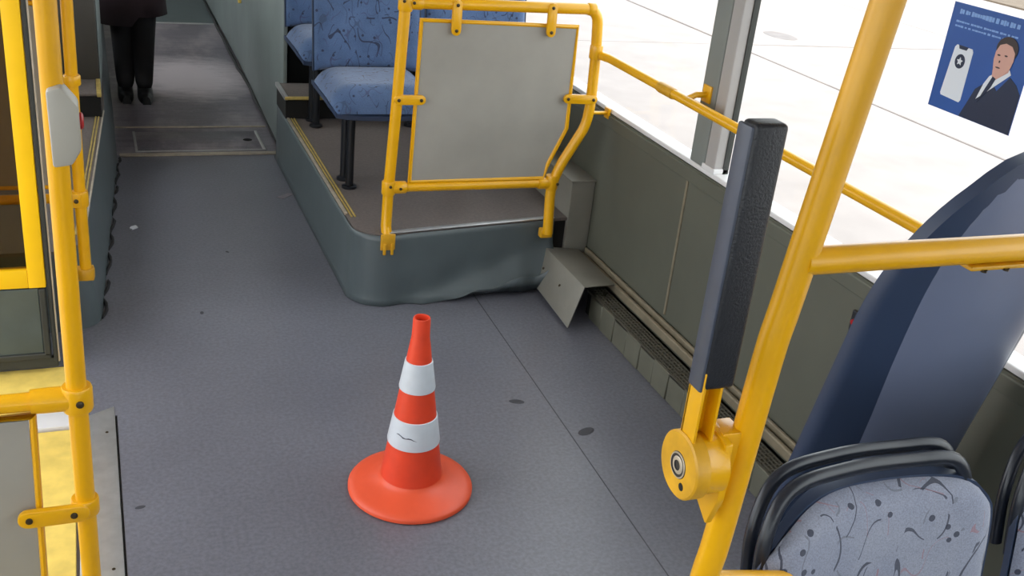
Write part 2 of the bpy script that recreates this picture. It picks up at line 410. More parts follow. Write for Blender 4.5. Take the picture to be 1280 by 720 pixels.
for q in ((1.588,3.40,.10),(1.588,3.24,.10),(1.575,3.14,.06)):
    b = NB(); lathe(b, [(0,.003),(.006,.002),(.007,0)], 10, mat=Matrix.Translation(q) @ Matrix.Rotation(-PI/2,4,'Y') @ Matrix.Rotation(.36,4,'X')); obj('screw', b, 'bolt', t)

# ------------------------------------------------------------------ seat platforms
def platform_right():
    t = thing('seat_platform', 'raised seat platform with rounded vinyl corner under the blue seats, right of the aisle', 'platform', (1.2, 4.2, 0))
    H = .28; R = .115
    def fy(x): return 3.392 + (x-.95)*.12          # front edge line
    # outline (left side from the rear, corner, front edge to the wall)
    xl = .842
    out = [(xl+.004*(5.1-y)*0, y) for y in (5.12, 4.9, 4.6, 4.3, 4.0, 3.8, 3.65)]
    cy = fy(xl)+R
    for k in range(0, 11):
        a = PI + (PI/2+.06)*k/10; out.append((xl+R+R*math.cos(a), cy+R*math.sin(a)+.004))
    for x in (1.05,1.12,1.2,1.28,1.36,1.44,1.52,1.58,1.64): out.append((x, fy(x)))
    b = NB(); prism(b, [(x,y,H-.012) for x,y in out]+[(1.792,fy(1.7),H-.012),(1.792,5.12,H-.012)], (0,0,.012)); obj('top_sheet', b, 'platform_top', t)
    # riser skin with a bulge and a peeled lower edge on the right part of the front
    b = NB(); rows = 12; grid = []
    sub = []
    for (p, q) in zip(out, out[1:]):
        for k in range(3): sub.append((p[0]+(q[0]-p[0])*k/3, p[1]+(q[1]-p[1])*k/3))
    sub.append(out[-1])
    for i, (x, y) in enumerate(sub):
        col = []
        i0 = sub[max(i-1,0)]; i1 = sub[min(i+1,len(sub)-1)]
        tx, ty = i1[0]-i0[0], i1[1]-i0[1]; L = math.hypot(tx, ty) or 1; nx, ny = ty/L, -tx/L
        if nx*(x-1.3)+ny*(y-4.3) < 0: nx, ny = -nx, -ny
        for j in range(rows+1):
            v = j/rows; z = (H-.004)*(1-v)
            front = max(0, min(1, (x-.98)/.2)) if y < 3.6 else 0
            off = .004 + .006*v + .004*math.sin(x*37+v*5)*v*front
            pk = max(0, (x-.98)/.66) if y < 3.6 else 0
            # the loose sheet folds outwards under a slanting crease
            cre = 1-.70*pk
            if front and v > cre: 
                s = (v-cre)/(1-cre+1e-6)
                off += (.105*pk**.7)*min(1,s)+.005*math.sin(x*48)*s
            off += .014*math.sin(PI*v)*max(0,1-abs(x-1.02)/.3)*front
            zz = z
            if v == 1 and front: zz = .002 + max(0, pk-.26)*.165*(1+.15*math.sin(x*40))
            if v == 1 and not front: zz = .001; off += .006
            col.append(b.verts.new((x+nx*off, y+ny*off, zz)))
        grid.append(col)
    for A, B in zip(grid, grid[1:]):
        for j in range(rows): b.faces.new((A[j], A[j+1], B[j+1], B[j]))
    o = obj('riser_sheet', b, 'riser', t, ang=180)
    md = o.modifiers.new('thick', 'SOLIDIFY'); md.thickness = .003
    # core behind the sheet, coloured near black as the shadow under the flap
    b = NB(); prism(b, [(x+ (.012 if y>3.6 else .006), y+.012, 0) for x,y in out]+[(1.792,fy(1.7)+.012,0),(1.792,5.12,0)], (0,0,H-.014)); obj('core', b, 'hollow', t)
    # edge trims
    b = NB()
    box(b, xl-.004, xl+.008, 3.60, 5.05, H-.004, H+.006, .002); obj('side_trim', b, 'alu_dull', t, label='bright metal edge trim')
    b = NB(); box(b, xl+.014, xl+.020, 3.57, 5.0, H-.002, H+.004, .001); box(b, xl+.027, xl+.033, 3.57, 5.0, H-.002, H+.004, .001); obj('tread_ridge', b, 'brass', t, label='yellowed ridged edge strip')
    b = NB(); prism(b, [(.955,fy(.955)-.006,H+.001),(1.64,fy(1.64)-.006,H+.001),(1.64,fy(1.64)+.018,H+.001),(.955,fy(.955)+.018,H+.001)], (0,0,.005), .0015); obj('front_trim', b, 'alu', t, label='bright metal edge trim')
    b = NB()
    tube(b, [(x-(.010 if y>3.6 else 0), y-(.0 if y>3.6 else .008), .004) for x,y in out[:19]], .005, 6); obj('floor_seam', b, 'hollow', t)
    return t
platform_right()
def platform_left():
    t = thing('seat_platform', 'grey raised seat platform with rounded corner on the door side of the aisle', 'platform', (-.3, 4.2, 0))
    H = .28
    def sx(y): return -.035 + (min(y, 5.2)-3.3)*.062
    out = [(sx(y), y) for y in (8.9, 7, 6, 5.1, 4.7, 4.3, 3.9, 3.6, 3.45)]
    for k in range(1, 9):
        a = PI/2*k/8; out.append((sx(3.45)-.10+.10*math.cos(a), 3.45-.10*math.sin(a)))
    out.append((LX+.003, 3.35))
    def tx(x, y): return (x-.043*min(1, max(0, (x+.45)/.4)), y+.02*(y < 3.46))
    b = NB(); A = [b.verts.new((x,y,0)) for x,y in out]; B = [b.verts.new(tx(x,y)+(H-.012,)) for x,y in out]
    A.append(b.verts.new((LX+.003,8.9,0))); B.append(b.verts.new((LX+.003,8.9,H-.012)))
    for k in range(len(A)): q = (k+1) % len(A); b.faces.new((A[k],A[q],B[q],B[k]))
    b.faces.new(A[::-1]); b.faces.new(B); obj('riser', b, 'riser', t)
    b = NB(); prism(b, [tx(x,y)+(H-.012,) for x,y in out]+[(LX+.003,8.9,H-.012)], (0,0,.012)); obj('top_sheet', b, 'platform_top', t)
    b = NB(); tube(b, [(sx(y)-.042,y,H) for y in (3.46,4.2,5.0)], .004, 8); obj('side_trim', b, 'alu_dull', t, label='metal edge trim')
    for dx in (.058, .070):
        b = NB(); tube(b, [(sx(y)-dx,y,H+.001) for y in (3.5,4.2,4.9)], .0035, 8); obj('tread_ridge', b, 'brass', t, label='yellowed ridged edge strip')
    y = 3.42
    while y < 5.1:
        L = random.uniform(.06,.22); b = NB(); n = 5
        tube(b, [(sx(y+L*i/n)+.006+.006*math.sin((y+L*i/n)*31),y+L*i/n,.004) for i in range(n+1)], [.002,.006,.007,.005,.007,.002], 6); obj('torn_sealant', b, 'cable', t); y += L+random.uniform(.0,.05)
    return t
platform_left()
t = thing('rear_step', 'small upper step with pale metal edge behind the front pair of blue seats', 'step', (1.3, 4.95, .28))
obj('riser', box(NB(), .832, 1.792, 4.86, 5.118, .281, .375), 'hollow', t)
obj('top_sheet', box(NB(), .828, 1.798, 4.855, 5.119, .375, .386, .002), 'platform_top', t)
obj('edge_trim', box(NB(), .824, .842, 4.85, 5.119, .372, .392, .003), 'alu', t)
obj('front_trim', box(NB(), .826, 1.798, 4.848, 4.858, .374, .390, .002), 'brass', t)
# engine casing with the grey side panel along the aisle
t = thing('side_casing', 'tall grey-green casing beside the rear aisle on the window side', 'casing', (1.3, 7.2, 0))
b = NB(); prism(b, [(.862,5.12,.012),(.905,7.1,.012),(.915,9.6,.012),(.935,9.6,.012),(.925,7.1,.012),(.882,5.12,.012)], (0,0,.80), .004); obj('side_panel', b, 'side', t)
obj('body', box(NB(), .937, 1.792, 5.42, 9.6, .002, .78, .01), 'hollow', t)
b = NB(); tube(b, [(.872+.003*math.sin(y*9)+(y-5.3)*.010-.012*(y>6.9),y,.012) for y in [5.3+.15*i for i in range(28)]], .010, 8)
tag(obj('cable', b, 'cable', origin=(.88,7,0)), 'loose black cable lying along the foot of the grey aisle casing', 'cable')
b = NB(); box(b, .845, .862, 6.55, 6.70, .57, .585, .003); box(b, .842, .860, 6.62, 6.65, .49, .58, .003)
tag(obj('wall_bracket', b, 'yellow_ramp', origin=(.85,6.6,.57)), 'small pale yellow bracket fixed on the grey aisle casing', 'bracket')

# ------------------------------------------------------------------ floor hatch
t = thing('floor_hatch', 'rectangular floor hatch with metal edge strips across the aisle', 'hatch', (.46, 5.4, 0))
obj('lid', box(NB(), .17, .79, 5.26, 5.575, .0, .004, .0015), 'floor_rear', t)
obj('edge_strip', box(NB(), .09, .845, 5.175, 5.215, .0, .007, .002), 'alu_dull', t)
obj('edge_strip', box(NB(), .085, .86, 5.655, 5.672, .0, .006, .002), 'alu_dull', t)
for x0, x1, y0, y1 in ((.165,.177,5.25,5.58), (.785,.80,5.25,5.58), (.165,.80,5.245,5.255)):
    obj('frame_strip', box(NB(), x0, x1, y0, y1, .0, .006, .0015), 'alu', t)
b = NB(); lathe(b, [(0,.006),(.02,.006),(.024,.004)], 14, o=(.73,5.42,0)); obj('lock', b, 'hollow', t)

# ------------------------------------------------------------------ doorway floor: aluminium threshold and yellow ramp plate
t = thing('threshold_plate', 'bright aluminium threshold plate along the doorway floor edge', 'threshold', (-.05, 2.1, 0))
b = NB(); prism(b, [(-.108,1.30,-.02),(-.006,1.30,-.02),(-.006,2.84,-.02),(-.10,2.79,-.02)], (0,0,.022), .003); obj('plate', b, 'alu', t)
for y in (1.5,2.1,2.7):
    b = NB(); lathe(b, [(0,.0035),(.004,.003),(.005,.001)], 10, o=(-.03,y,0)); obj('screw', b, 'bolt', t)
b = NB(); box(b, -.006, -.0005, 1.3, 2.85, -.05, -.004); obj('gap_strip', b, 'hollow', t)
t = thing('ramp_plate', 'worn pale yellow ramp plate on the floor of the open doorway', 'ramp', (-.4, 2.2, 0))
b = NB(); box(b, LX+.002, -.112, 1.31, 2.745, -.03, -.004, .003); obj('plate', b, 'yellow_ramp', t)
b = NB(); box(b, LX+.002, -.104, 2.755, 2.845, -.02, .003, .003); obj('hinge_strip', b, 'white', t)
b = NB(); box(b, LX+.002, -.124, 2.85, 3.115, -.03, -.002, .003); obj('end_plate', b, 'yellow_ramp', t)

# ------------------------------------------------------------------ tubes and clamps
def clamp(bm, p, axis, r, w=.03):
    """a sleeve around a tube at p along axis"""
    a = Vector(axis).normalized(); p = Vector(p)
    tube(bm, [p-a*w/2, p-a*w/2*.8, p+a*w/2*.8, p+a*w/2], [r*.92, r, r, r*.92], 18)
def bolts(bm, pts, n, r=.0055):
    n = Vector(n).normalized()
    for p in pts:
        p = Vector(p); tube(bm, [p, p+n*.003, p+n*.0045], [r, r, r*.5], 10)

# right partition in front of the seats
PY = 3.42
t = thing('partition', 'yellow tube partition with a taupe panel in front of the blue seats', 'partition', (1.3, PY, .25))
R2 = .0195
b = NB(); tube(b, [(.949,PY-.028,.262),(.950,PY,.30),(.952,PY,.44),(.966,PY,.77),(.976,PY,1.07),(.978,PY,1.45)], R2, 16); obj('left_post', b, 'yellow', t)
b = NB(); tube(b, round_path([(.978,PY,1.097),(1.687,PY,1.097),(1.700,PY,.946),(1.706,PY,.753),(1.698,PY,.67),(1.612,PY,.515),(1.584,PY,.427),(1.586,PY-.02,.247)], .05), R2, 16); obj('right_post', b, 'yellow', t)
b = NB(); tube(b, [(.955,PY,.447),(1.588,PY,.447)], .017, 16); obj('lower_bar', b, 'yellow', t)
b = NB()
clamp(b, (.952,PY,.447), (0,0,1), .025, .05); clamp(b, (.99,PY,.447), (1,0,0), .023, .05)
clamp(b, (.977,PY,1.097), (0,0,1), .025, .055); clamp(b, (1.015,PY,1.097), (1,0,0), .023, .04)
clamp(b, (1.552,PY,.447), (1,0,0), .022, .045); clamp(b, (1.585,PY,.45), (0,0,1), .025, .055); clamp(b, (1.66,PY,1.097), (1,0,0), .022, .03)
clamp(b, (1.700,PY,.946), (0,0,1), .024, .05)
obj('clamp', b, 'yellow', t)
# floor bracket of the left post
b = NB(); box(b, .922, .976, PY-.046, PY-.036, .222, .284, .004); box(b, .930,.941, PY-.053,PY-.045,.206,.25,.003); box(b, .958,.969, PY-.053,PY-.045,.206,.25,.003); obj('foot_bracket', b, 'yellow_old', t)
b = NB(); box(b, 1.562, 1.612, PY-.012, PY+.02, .225, .262, .006); obj('foot_bracket', b, 'yellow_old', t)
outl = [(1.036,1.041),(1.614,1.034),(1.618,.66),(1.560,.525),(1.547,.468),(1.028,.468)]
b = NB(); prism(b, [(x,PY-.004,z) for x,z in outl], (0,.008,0)); obj('panel', b, 'panel', t, smooth=False)
b = NB(); tube(b, [(x,PY,z) for x,z in outl], .0095, 10, closed=True); obj('panel_frame', b, 'yellow', t, label='thin yellow frame round the panel')
def strap(x0, z0, x1, z1, w=.017):
    b = NB(); d = Vector((x1-x0,0,z1-z0)); L = d.length; d.normalize(); n = Vector((-d.z,0,d.x)); pts = []
    for k in range(7): a = PI/2+PI*k/6; pts.append(Vector((x0,PY-.024,z0))+d*math.cos(a)*w+n*math.sin(a)*w)
    for k in range(7): a = -PI/2+PI*k/6; pts.append(Vector((x1,PY-.024,z1))+d*math.cos(a)*w+n*math.sin(a)*w)
    prism(b, pts, (0,.012,0), .002); s = obj('strap', b, 'yellow', t)
    for q in ((x0,PY-.0235,z0),(x1,PY-.0235,z1)):
        b = NB(); bolts(b, [q], (0,-1,0), .006); obj('bolt', b, 'bolt', s)
strap(1.153,1.098,1.154,1.012); strap(1.503,1.100,1.505,1.015); strap(.966,.771,1.046,.771); strap(1.602,.777,1.704,.774)
for q in ((.952,PY-.026,.458),(.99,PY-.024,.449),(.965,PY-.026,1.105),(1.0,PY-.024,1.1),(1.60,PY-.024,.45)):
    b = NB(); bolts(b, [q], (0,-1,0)); obj('bolt', b, 'bolt', t)
b = NB(); tube(b, [(1.706,PY,.72),(1.76,PY+.03,.71),(1.792,PY+.03,.71)], .007, 10); box(b, 1.792,1.80,PY+.01,PY+.05,.69,.73,.002); obj('wall_bracket', b, 'yellow', t)

# handrail along the windows
t = thing('handrail', 'thin yellow handrail running along the windows at sill height', 'handrail', (1.73, 2.3, .93))
b = NB(); tube(b, [(1.712,3.40,.937),(1.73,3.36,.935),(1.73,.55,.932)], .0155, 14); obj('rail', b, 'yellow', t)
b = NB(); clamp(b, (1.73,2.93,.934), (0,1,0), .0185, .10); obj('sleeve', b, 'yellow_old', t)
b = NB(); tube(b, [(1.73,2.80,.94),(1.76,2.80,.955),(1.802,2.80,.955)], .010, 10); box(b, 1.796,1.806,2.775,2.825,.93,.985,.003); obj('pillar_bracket', b, 'yellow', t)

# ------------------------------------------------------------------ door-side partition behind the door leaf
PL = 3.23
t = thing('partition', 'yellow tube partition on the door side behind the folded door leaf', 'partition', (-.3, PL, .25))
b = NB(); tube(b, [(-.063,PL,.245),(-.064,PL,.51),(-.061,PL,1.06),(-.055,PL,1.5)], .0172, 16); obj('post', b, 'yellow', t)
b = NB(); tube(b, [(-.063,PL,.512),(LX+.01,PL,.512)], .015, 14); obj('bar', b, 'yellow', t)
b = NB(); tube(b, [(-.06,PL,1.12),(LX+.01,PL,1.12)], .017, 14); obj('bar', b, 'yellow', t)
b = NB(); clamp(b, (-.0635,PL,.51), (0,0,1), .024, .05); box(b, -.13, -.062, PL-.028, PL-.016, .488, .534, .004); clamp(b, (-.0615,PL,.875), (0,0,1), .024, .03); obj('clamp', b, 'yellow', t)
for x in (-.075, -.10):
    b = NB(); bolts(b, [(x,PL-.028,.511)], (0,-1,0), .007); obj('bolt', b, 'bolt', t)
b = NB(); clamp(b, (-.063,PL,.262), (0,0,1), .026, .035); box(b, -.10,-.04,PL-.005,PL+.05,.235,.268,.004); box(b, -.13,-.10,PL-.02,PL+.0,.38,.43,.005); obj('foot_bracket', b, 'yellow_old', t)
b = NB(); box(b, LX+.02, -.14, PL-.004, PL+.004, .55, 1.09); obj('panel', b, 'panel', t, smooth=False)
b = NB(); tube(b, [(LX+.02,PL,.55),(-.14,PL,.55),(-.14,PL,1.09),(LX+.02,PL,1.09)], .010, 10, closed=True); obj('panel_frame', b, 'yellow', t)

# ------------------------------------------------------------------ folded door leaf
DY = 3.10
dr = struct('door_1', box(NB(), LX+.03, -.172, DY-.003, DY+.003, .34, 1.98), 'door_glass')
b = NB()
box(b, -.221, -.173, DY-.016, DY+.016, .285, 2.0, .004); box(b, LX+.07, -.2205, DY-.0155, DY+.0155, .286, .345, .003); box(b, LX+.02, LX+.0705, DY-.016, DY+.016, .285, 2.0, .004)
box(b, LX+.07, -.2205, DY-.0155, DY+.0155, 1.95, 1.999, .003); struct('door_frame', b, 'yellow_door', dr, smooth=True)
struct('kick_panel', box(NB(), LX+.02, -.195, DY-.012, DY+.012, .065, .282, .003), 'kick', dr)
b = NB(); box(b, -.195, -.176, DY-.018, DY+.018, .055, .282, .004); box(b, LX+.02, -.176, DY-.018, DY+.018, .045, .066, .004); struct('kick_frame', b, 'rubber', dr)
b = NB(); box(b, -.171, -.158, DY-.012, DY+.012, .03, 2.02, .004); box(b, LX+.02, -.158, DY-.010, DY+.010, .012, .046, .004); struct('rubber_edge', b, 'rubber', dr)
b = NB(); box(b, -.158, -.153, DY-.008, DY+.008, .03, 2.02, .001); struct('edge_strip', b, 'alu_dull', dr)

# ------------------------------------------------------------------ near door pole with its low partition and stop button box
NY = 1.78
t = thing('door_partition', 'low yellow framed grey panel partition on the thick near pole by the doorway', 'partition', (-.065, NY, 0))
b = NB(); tube(b, [(-.070,NY,0.0),(-.0668,NY,.26),(-.0645,NY,1.114),(-.0625,NY,2.34)], .0175, 24); obj('pole', b, 'yellow', t)
b = NB(); tube(b, [(-.117,NY,.661),(LX+.01,NY,.661)], .0175, 18); obj('top_bar', b, 'yellow', t)
b = NB(); clamp(b, (-.0655,NY,.661), (0,0,1), .0270, .050)
tube(b, [(-.07,NY,.661),(-.117,NY,.661),(-.143,NY,.661)], [.0235,.0235,.0225], 16); obj('corner_clamp', b, 'yellow', t)
b = NB(); bolts(b, [(-.061,NY-.0262,.661)], (0,-1,0), .007); obj('bolt', b, 'bolt', t)
b = NB(); box(b, LX+.02, -.150, NY-.004, NY+.004, .06, .625); obj('panel', b, 'panel', t, smooth=False)
b = NB(); tube(b, [(LX+.02,NY,.632),(-.142,NY,.632),(-.156,NY,.055),(LX+.02,NY,.055)], .0095, 10, closed=True); obj('panel_frame', b, 'yellow', t)
b = NB(); pts = []
for k in range(9): a = PI/2+PI*k/8; pts.append((-.166+.018*math.cos(a), NY-.030, .424+.018*math.sin(a)))
for k in range(9): a = -PI/2+PI*k/8; pts.append((-.077+.018*math.cos(a), NY-.030, .424+.018*math.sin(a)))
prism(b, pts, (0,.014,0), .003); clamp(b, (-.0675,NY,.424), (0,0,1), .0255, .036); obj('strap', b, 'yellow', t)
b = NB(); bolts(b, [(-.164,NY-.0295,.424)], (0,-1,0), .0065); obj('bolt', b, 'bolt', t)
b = NB(); bolts(b, [(-.087,NY-.0295,.424)], (0,-1,0), .0065); obj('bolt', b, 'bolt', t)
t = thing('stop_button_box', 'pale grey angular stop button box clamped on the thick near pole', 'button', (-.06, NY, 1.17))
b = NB(); prism(b, [(-.073,NY-.038,1.236),(-.051,NY-.038,1.243),(-.027,NY-.038,1.212),(-.0263,NY-.038,1.140),(-.042,NY-.038,1.114),(-.071,NY-.038,1.110)], (0,.052,0), .005); obj('housing', b, 'button_box', t)
b = NB(); lathe(b, [(0,.007),(.010,.0065),(.014,.004),(.014,0)], 18, mat=Matrix.Translation((-.0275,NY+.000,1.178)) @ Matrix.Rotation(PI/2,4,'Y')); obj('button', b, 'red', t, label='red push button on the side')

# ------------------------------------------------------------------ right stanchion, crossbar and fold-down armrest
t = thing('stanchion', 'thick bent yellow stanchion pole with a crossbar beside the nearest seat', 'pole', (.7, .88, 0))
def seat_tube_end(): return (.86, 1.0, .735)
P = [(.640,.865,0.0),(.672,.875,.45),(.688,.88,.80),(.697,.88,.90),(.7115,.88,1.15),(.722,.88,1.24),(.7575,.88,1.545),(.80,.88,1.92),(.85,.88,2.34)]
b = NB(); tube(b, smooth_path(P, 5), .0180, 24); obj('pole', b, 'yellow', t)
b = NB(); tube(b, [(.725,.876,1.278),(1.62,.874,1.278),(1.792,.874,1.278)], .0168, 20); obj('crossbar', b, 'yellow', t)
b = NB(); lathe(b, [(0,0),(.034,0),(.034,-.006),(.020,-.010),(.020,-.03)], 20, mat=Matrix.Translation((1.799,.874,1.278)) @ Matrix.Rotation(PI/2,4,'Y')); obj('flange', b, 'yellow', t)
b = NB(); prism(b, [(.965,.862,1.2615),(1.18,.862,1.2615),(1.18,.888,1.2615),(.965,.888,1.2615)], (0,0,-.006), .002); o = obj('screw_plate', b, 'yellow_old', t)
for x in (.985,1.02,1.10):
    b = NB(); lathe(b, [(0,.0),(.004,.0),(.004,.003)], 8, o=(x,.862,1.2545)); obj('screw', b, 'bolt', o)
b = NB(); tube(b, [(.690,.88,.80),(.70,.90,.812),(.93,.98,.70)], .0125, 12); obj('seat_bar', b, 'yellow', t)
t = thing('fold_up_armrest', 'folded up black padded armrest on a round yellow hinge by the stanchion pole', 'armrest', (.63, .88, 1.02))
AX = Matrix.Translation((.617,.880,1.018)) @ Matrix.Rotation(PI/2,4,'Y')
b = NB(); lathe(b, [(0,0),(.040,0),(.0425,.002),(.0425,.019),(.041,.020)], 40, mat=AX); 
# neck from disc to the arm
o = obj('hinge_disc', b, 'yellow_old', t)
b = NB(); lathe(b, [(0,-.0005),(.0165,-.0008),(.018,0.001)], 28, mat=AX); obj('hub_cover', b, 'black', o)
b = NB(); lathe(b, [(0.0065,-.0016),(.010,-.0016),(.0115,-.0006)], 24, mat=AX); lathe(b, [(.0145,-.0014),(.0160,-.0014),(.0165,-.0008)], 28, mat=AX); obj('hub_ring', b, 'alu_dull', o)
b = NB(); lathe(b, [(0,-.0004),(.005,-.0004),(.0055,.001)], 12, mat=Matrix.Translation((.617,.866,.996)) @ Matrix.Rotation(PI/2,4,'Y')); obj('bolt_hole', b, 'hollow', o)
b = NB(); lathe(b, [(.040,.020),(.0385,.022),(.0385,.048),(.037,.049),(0,.049)], 40, mat=AX); obj('hinge_drum', b, 'yellow', t)
b = NB(); prism(b, [(.661,.915,1.065),(.661,.93,1.03),(.661,.90,.96),(.661,.865,.935),(.661,.85,.98),(.661,.855,1.055)], (.010,0,0), .002)
prism(b, [(.665,.87,1.06),(.665,.905,1.06),(.665,.905,.95),(.665,.87,.95)], (.030,0,0), .002); obj('mount_plate', b, 'yellow', t)
b = NB(); box(b, .620, .624, .864, .894, 1.04, 1.150, .001); box(b, .620, .650, .889, .893, 1.05, 1.150, .001); box(b, .646, .650, .868, .893, 1.05, 1.140, .001); obj('arm_channel', b, 'yellow', t)
b = NB(); box(b, .6195, .6605, .862, .891, 1.128, 1.440, .006, seg=3); obj('pad', b, 'pad', t, label='grained black pad')
b = NB(); box(b, .6165, .6225, .866, .893, 1.124, 1.436, .0025, seg=2); obj('pad_back', b, 'pad_side', t, label='smoother slate grey side strip of the pad')

# ------------------------------------------------------------------ low seats (facing the front)
W2 = .224
def seat_parts(t, fabm, zt=.86, handle=True, legs=True, shellm='shell', sq=False):
    """local space: origin on the floor under the crease, facing -Y"""
    o = Vector(t.location)
    lean = .16
    def back(u, v, off, inset=0.):
        z = .40+inset*.5 + (zt-.40-inset)*v
        hw = W2-inset
        k = max(0, (v-.72)/.28); hw2 = hw*(1-.15*k**3)
        # lower edge narrows a little
        x = u*hw2
        zz = z - (.034*u**9 if (sq and u > 0) else .060*abs(u)**3.4)*k**1.3
        if sq and u > 0: x = u*hw*(1-.06*k**6)
        y = lean*(z-.40)**1.1 - .040*abs(u)**2.4 + off
        return (o.x+x, o.y+y, o.z+zz)
    b = NB()
    slab(b, lambda u,v: back(u,v,.022), lambda u,v: back(u,v,.046-.012*(abs(u)**4)), 18, 16)
    def pan(u, v, off):
        y = .03 - .40*v; x = u*(W2-.004-.02*max(0,v-.85)/.15)
        z = .385 + off - .030*max(0,(v-.75)/.25)**2 + .012*abs(u)**3
        return (o.x+x, o.y+y, o.z+z)
    slab(b, lambda u,v: pan(u,v,-.045), lambda u,v: pan(u,v,-.062), 12, 12)
    obj('shell', b, shellm, t, ang=50)
    b = NB(); slab(b, lambda u,v: back(u,v,.020-.036*(1-abs(u)**8)*(1-(2*v-1)**12)**.6,.006), lambda u,v: back(u,v,.0215,.006), 26, 26); obj('back_pad', b, fabm, t, ang=60)
    def cush(u, v, top):
        y = .015 - .385*v; hw = (W2-.008)*(1-.10*max(0,(v-.8)/.2)**2); x = u*hw
        e = (1-abs(u)**8)*(1-max(0,(v-.80)/.20)**3*.92)*(1-max(0,(.06-v)/.06)**2)
        z = .340 - .02*max(0,(v-.8)/.2) + (.072*e+.006 if top else 0)
        return (o.x+x, o.y+y, o.z+z)
    b = NB(); slab(b, lambda u,v: cush(u,v,1), lambda u,v: cush(u,v,0), 24, 24); obj('cushion', b, fabm, t, ang=60)
    if handle:
        for dy, dz, r in ((.022,.018,.0098),(.054,.023,.0090)):
            yb = lean*(zt-.40)**1.1+dy
            pts = [(o.x-.208,o.y+yb-.050,o.z+zt-.16),(o.x-.210,o.y+yb-.035,o.z+zt-.055),(o.x-.165,o.y+yb-.012,o.z+zt+dz-.004),(o.x-.06,o.y+yb,o.z+zt+dz+.010),(o.x+.06,o.y+yb,o.z+zt+dz+.010),(o.x+.150,o.y+yb-.010,o.z+zt+dz+.004),(o.x+.184,o.y+yb-.02,o.z+zt-.045),(o.x+.184,o.y+yb-.035,o.z+zt-.16)]
            b = NB(); tube(b, smooth_path(pts, 6), r, 12, sx=1.25); obj('grab_handle', b, 'shell_black', t)
    if legs:
        for xx, yy in ((-.125,-.30),(-.125,-.20)):
            b = NB(); tube(b, [(o.x+xx,o.y+yy,o.z),(o.x+xx,o.y+yy,o.z+.01),(o.x+xx,o.y+yy,o.z+.012),(o.x+xx,o.y+yy,o.z+.325)], [.030,.030,.0165,.0165], 14); obj('leg', b, 'leg', t)
        for dy in (-.30, -.06):
            b = NB(); tube(b, [(o.x+.19,o.y+dy,o.z+.315),(o.x-.19,o.y+dy,o.z+.315)], .014, 10); obj('frame_bar', b, 'leg', t)
s1 = thing('bus_seat', 'blue patterned seat by the aisle directly behind the yellow partition', 'seat', (1.045, 4.19, .28), 'blue patterned seats')
seat_parts(s1, 'fab')
dup(s1, (1.512, 4.19, .28), 'blue patterned window-side seat half hidden behind the taupe panel')
s3 = dup(s1, (1.075, 5.03, .2815), 'farthest blue patterned seat at the aisle, partly hidden by the seat before it')
dup(s1, (1.53, 5.03, .2815), 'farthest blue patterned seat at the window, hidden behind the front pair')
# lower the rear pair so that they stand on the step
n1 = thing('bus_seat', 'nearest seat with patterned cover coloured paler for light and wear and black grab handle beside the stanchion', 'seat', (1.090, .955, 0), 'pale patterned front seats')
seat_parts(n1, 'fab_near_lit', zt=.814, legs=True, sq=True)
n2 = dup(n1, (1.592, .955, 0), 'navy sided patterned seat coloured paler for light and wear at the right edge next to the nearest seat')
# ------------------------------------------------------------------ rear-facing tall seat with slate shell
t = thing('high_back_seat', 'tall rear-facing seat with a navy and slate blue plastic back shell by the window', 'seat', (1.515, 1.375, 0))
o = t.location
def shell(u, v, off, inset=0., bul=1.):
    z = .30 + (1.275-.30)*v
    k = max(0, (v-.58)/.42); hw = .215-inset
    hw *= (1-.985*min(1,k)**2.4)**.5
    x = u*hw
    y = -.215*(z-.60) + .050*abs(x/.215)**2.6*bul + off + .10*max(0,(v-.93))**1*2
    return (o.x+x, o.y+y, o.z+z)
b = NB(); slab(b, lambda u,v: shell(u,v,0), lambda u,v: shell(u,v,.03), 30, 40); obj('back_shell', b, 'shell', t, ang=70)
def shp(u, v, off):
    p = Vector(shell(u, .02+.93*v, off, .052)); p.x += .022*(1-v)
    p.y -= .007*(1-abs(u)**6)*(1-(2*v-1)**10); return tuple(p)
b = NB(); slab(b, lambda u,v: shp(u,v,.0), lambda u,v: shp(u,v,.004), 22, 30); obj('back_panel', b, 'shell_light', t, ang=70, label='slate blue raised panel of the shell')
b = NB(); slab(b, lambda u,v: (o.x+.03+u*.15, o.y+.11-.12*v, .40+.38*v), lambda u,v: (o.x+.03+u*.15, o.y+.15-.12*v+.012*(1-abs(u)**6), .41+.38*v), 12, 10); obj('cushion', b, 'fab_near_lit', t, ang=60)
b = NB(); slab(b, lambda u,v: tuple(Vector(shell(u,.20+v*.56,.055,.075))), lambda u,v: tuple(Vector(shell(u,.20+v*.56,.031,.075))), 16, 16); obj('back_pad', b, 'fab_near_lit', t, ang=60)
for xx in (-.15,.15):
    b = NB(); tube(b, [(o.x+xx,o.y+.15,0),(o.x+xx,o.y+.15,.36)], .018, 12); obj('leg', b, 'leg', t)

# door-side step and casing
t = thing('rear_step', 'brownish upper step with a yellowed front edge on the door-side platform', 'step', (-.3, 5.0, .28))
obj('riser', box(NB(), LX+.004, .020, 4.90, 5.148, .281, .375), 'hollow', t)
obj('top_sheet', box(NB(), LX+.004, .022, 4.895, 5.149, .376, .388, .002), 'platform_top', t)
obj('edge_trim', box(NB(), .004, .024, 4.885, 5.149, .374, .392, .003), 'brass', t)
t = thing('side_casing', 'dark brownish grey casing on the door-side platform beside the standing person', 'casing', (-.3, 6.2, .28))
obj('body', box(NB(), LX+.004, .022, 5.152, 6.02, .282, .80, .012), 'dseat', t)
b = NB(); prism(b, [(.024,5.17,.30),(.048,6.0,.30),(.024,6.0,.30)], (0,0,.45), .003); obj('side_panel', b, 'side', t)
obj('seat_base', box(NB(), LX+.02, -.02, 5.20, 5.60, .802, .86, .02), 'shell', t)

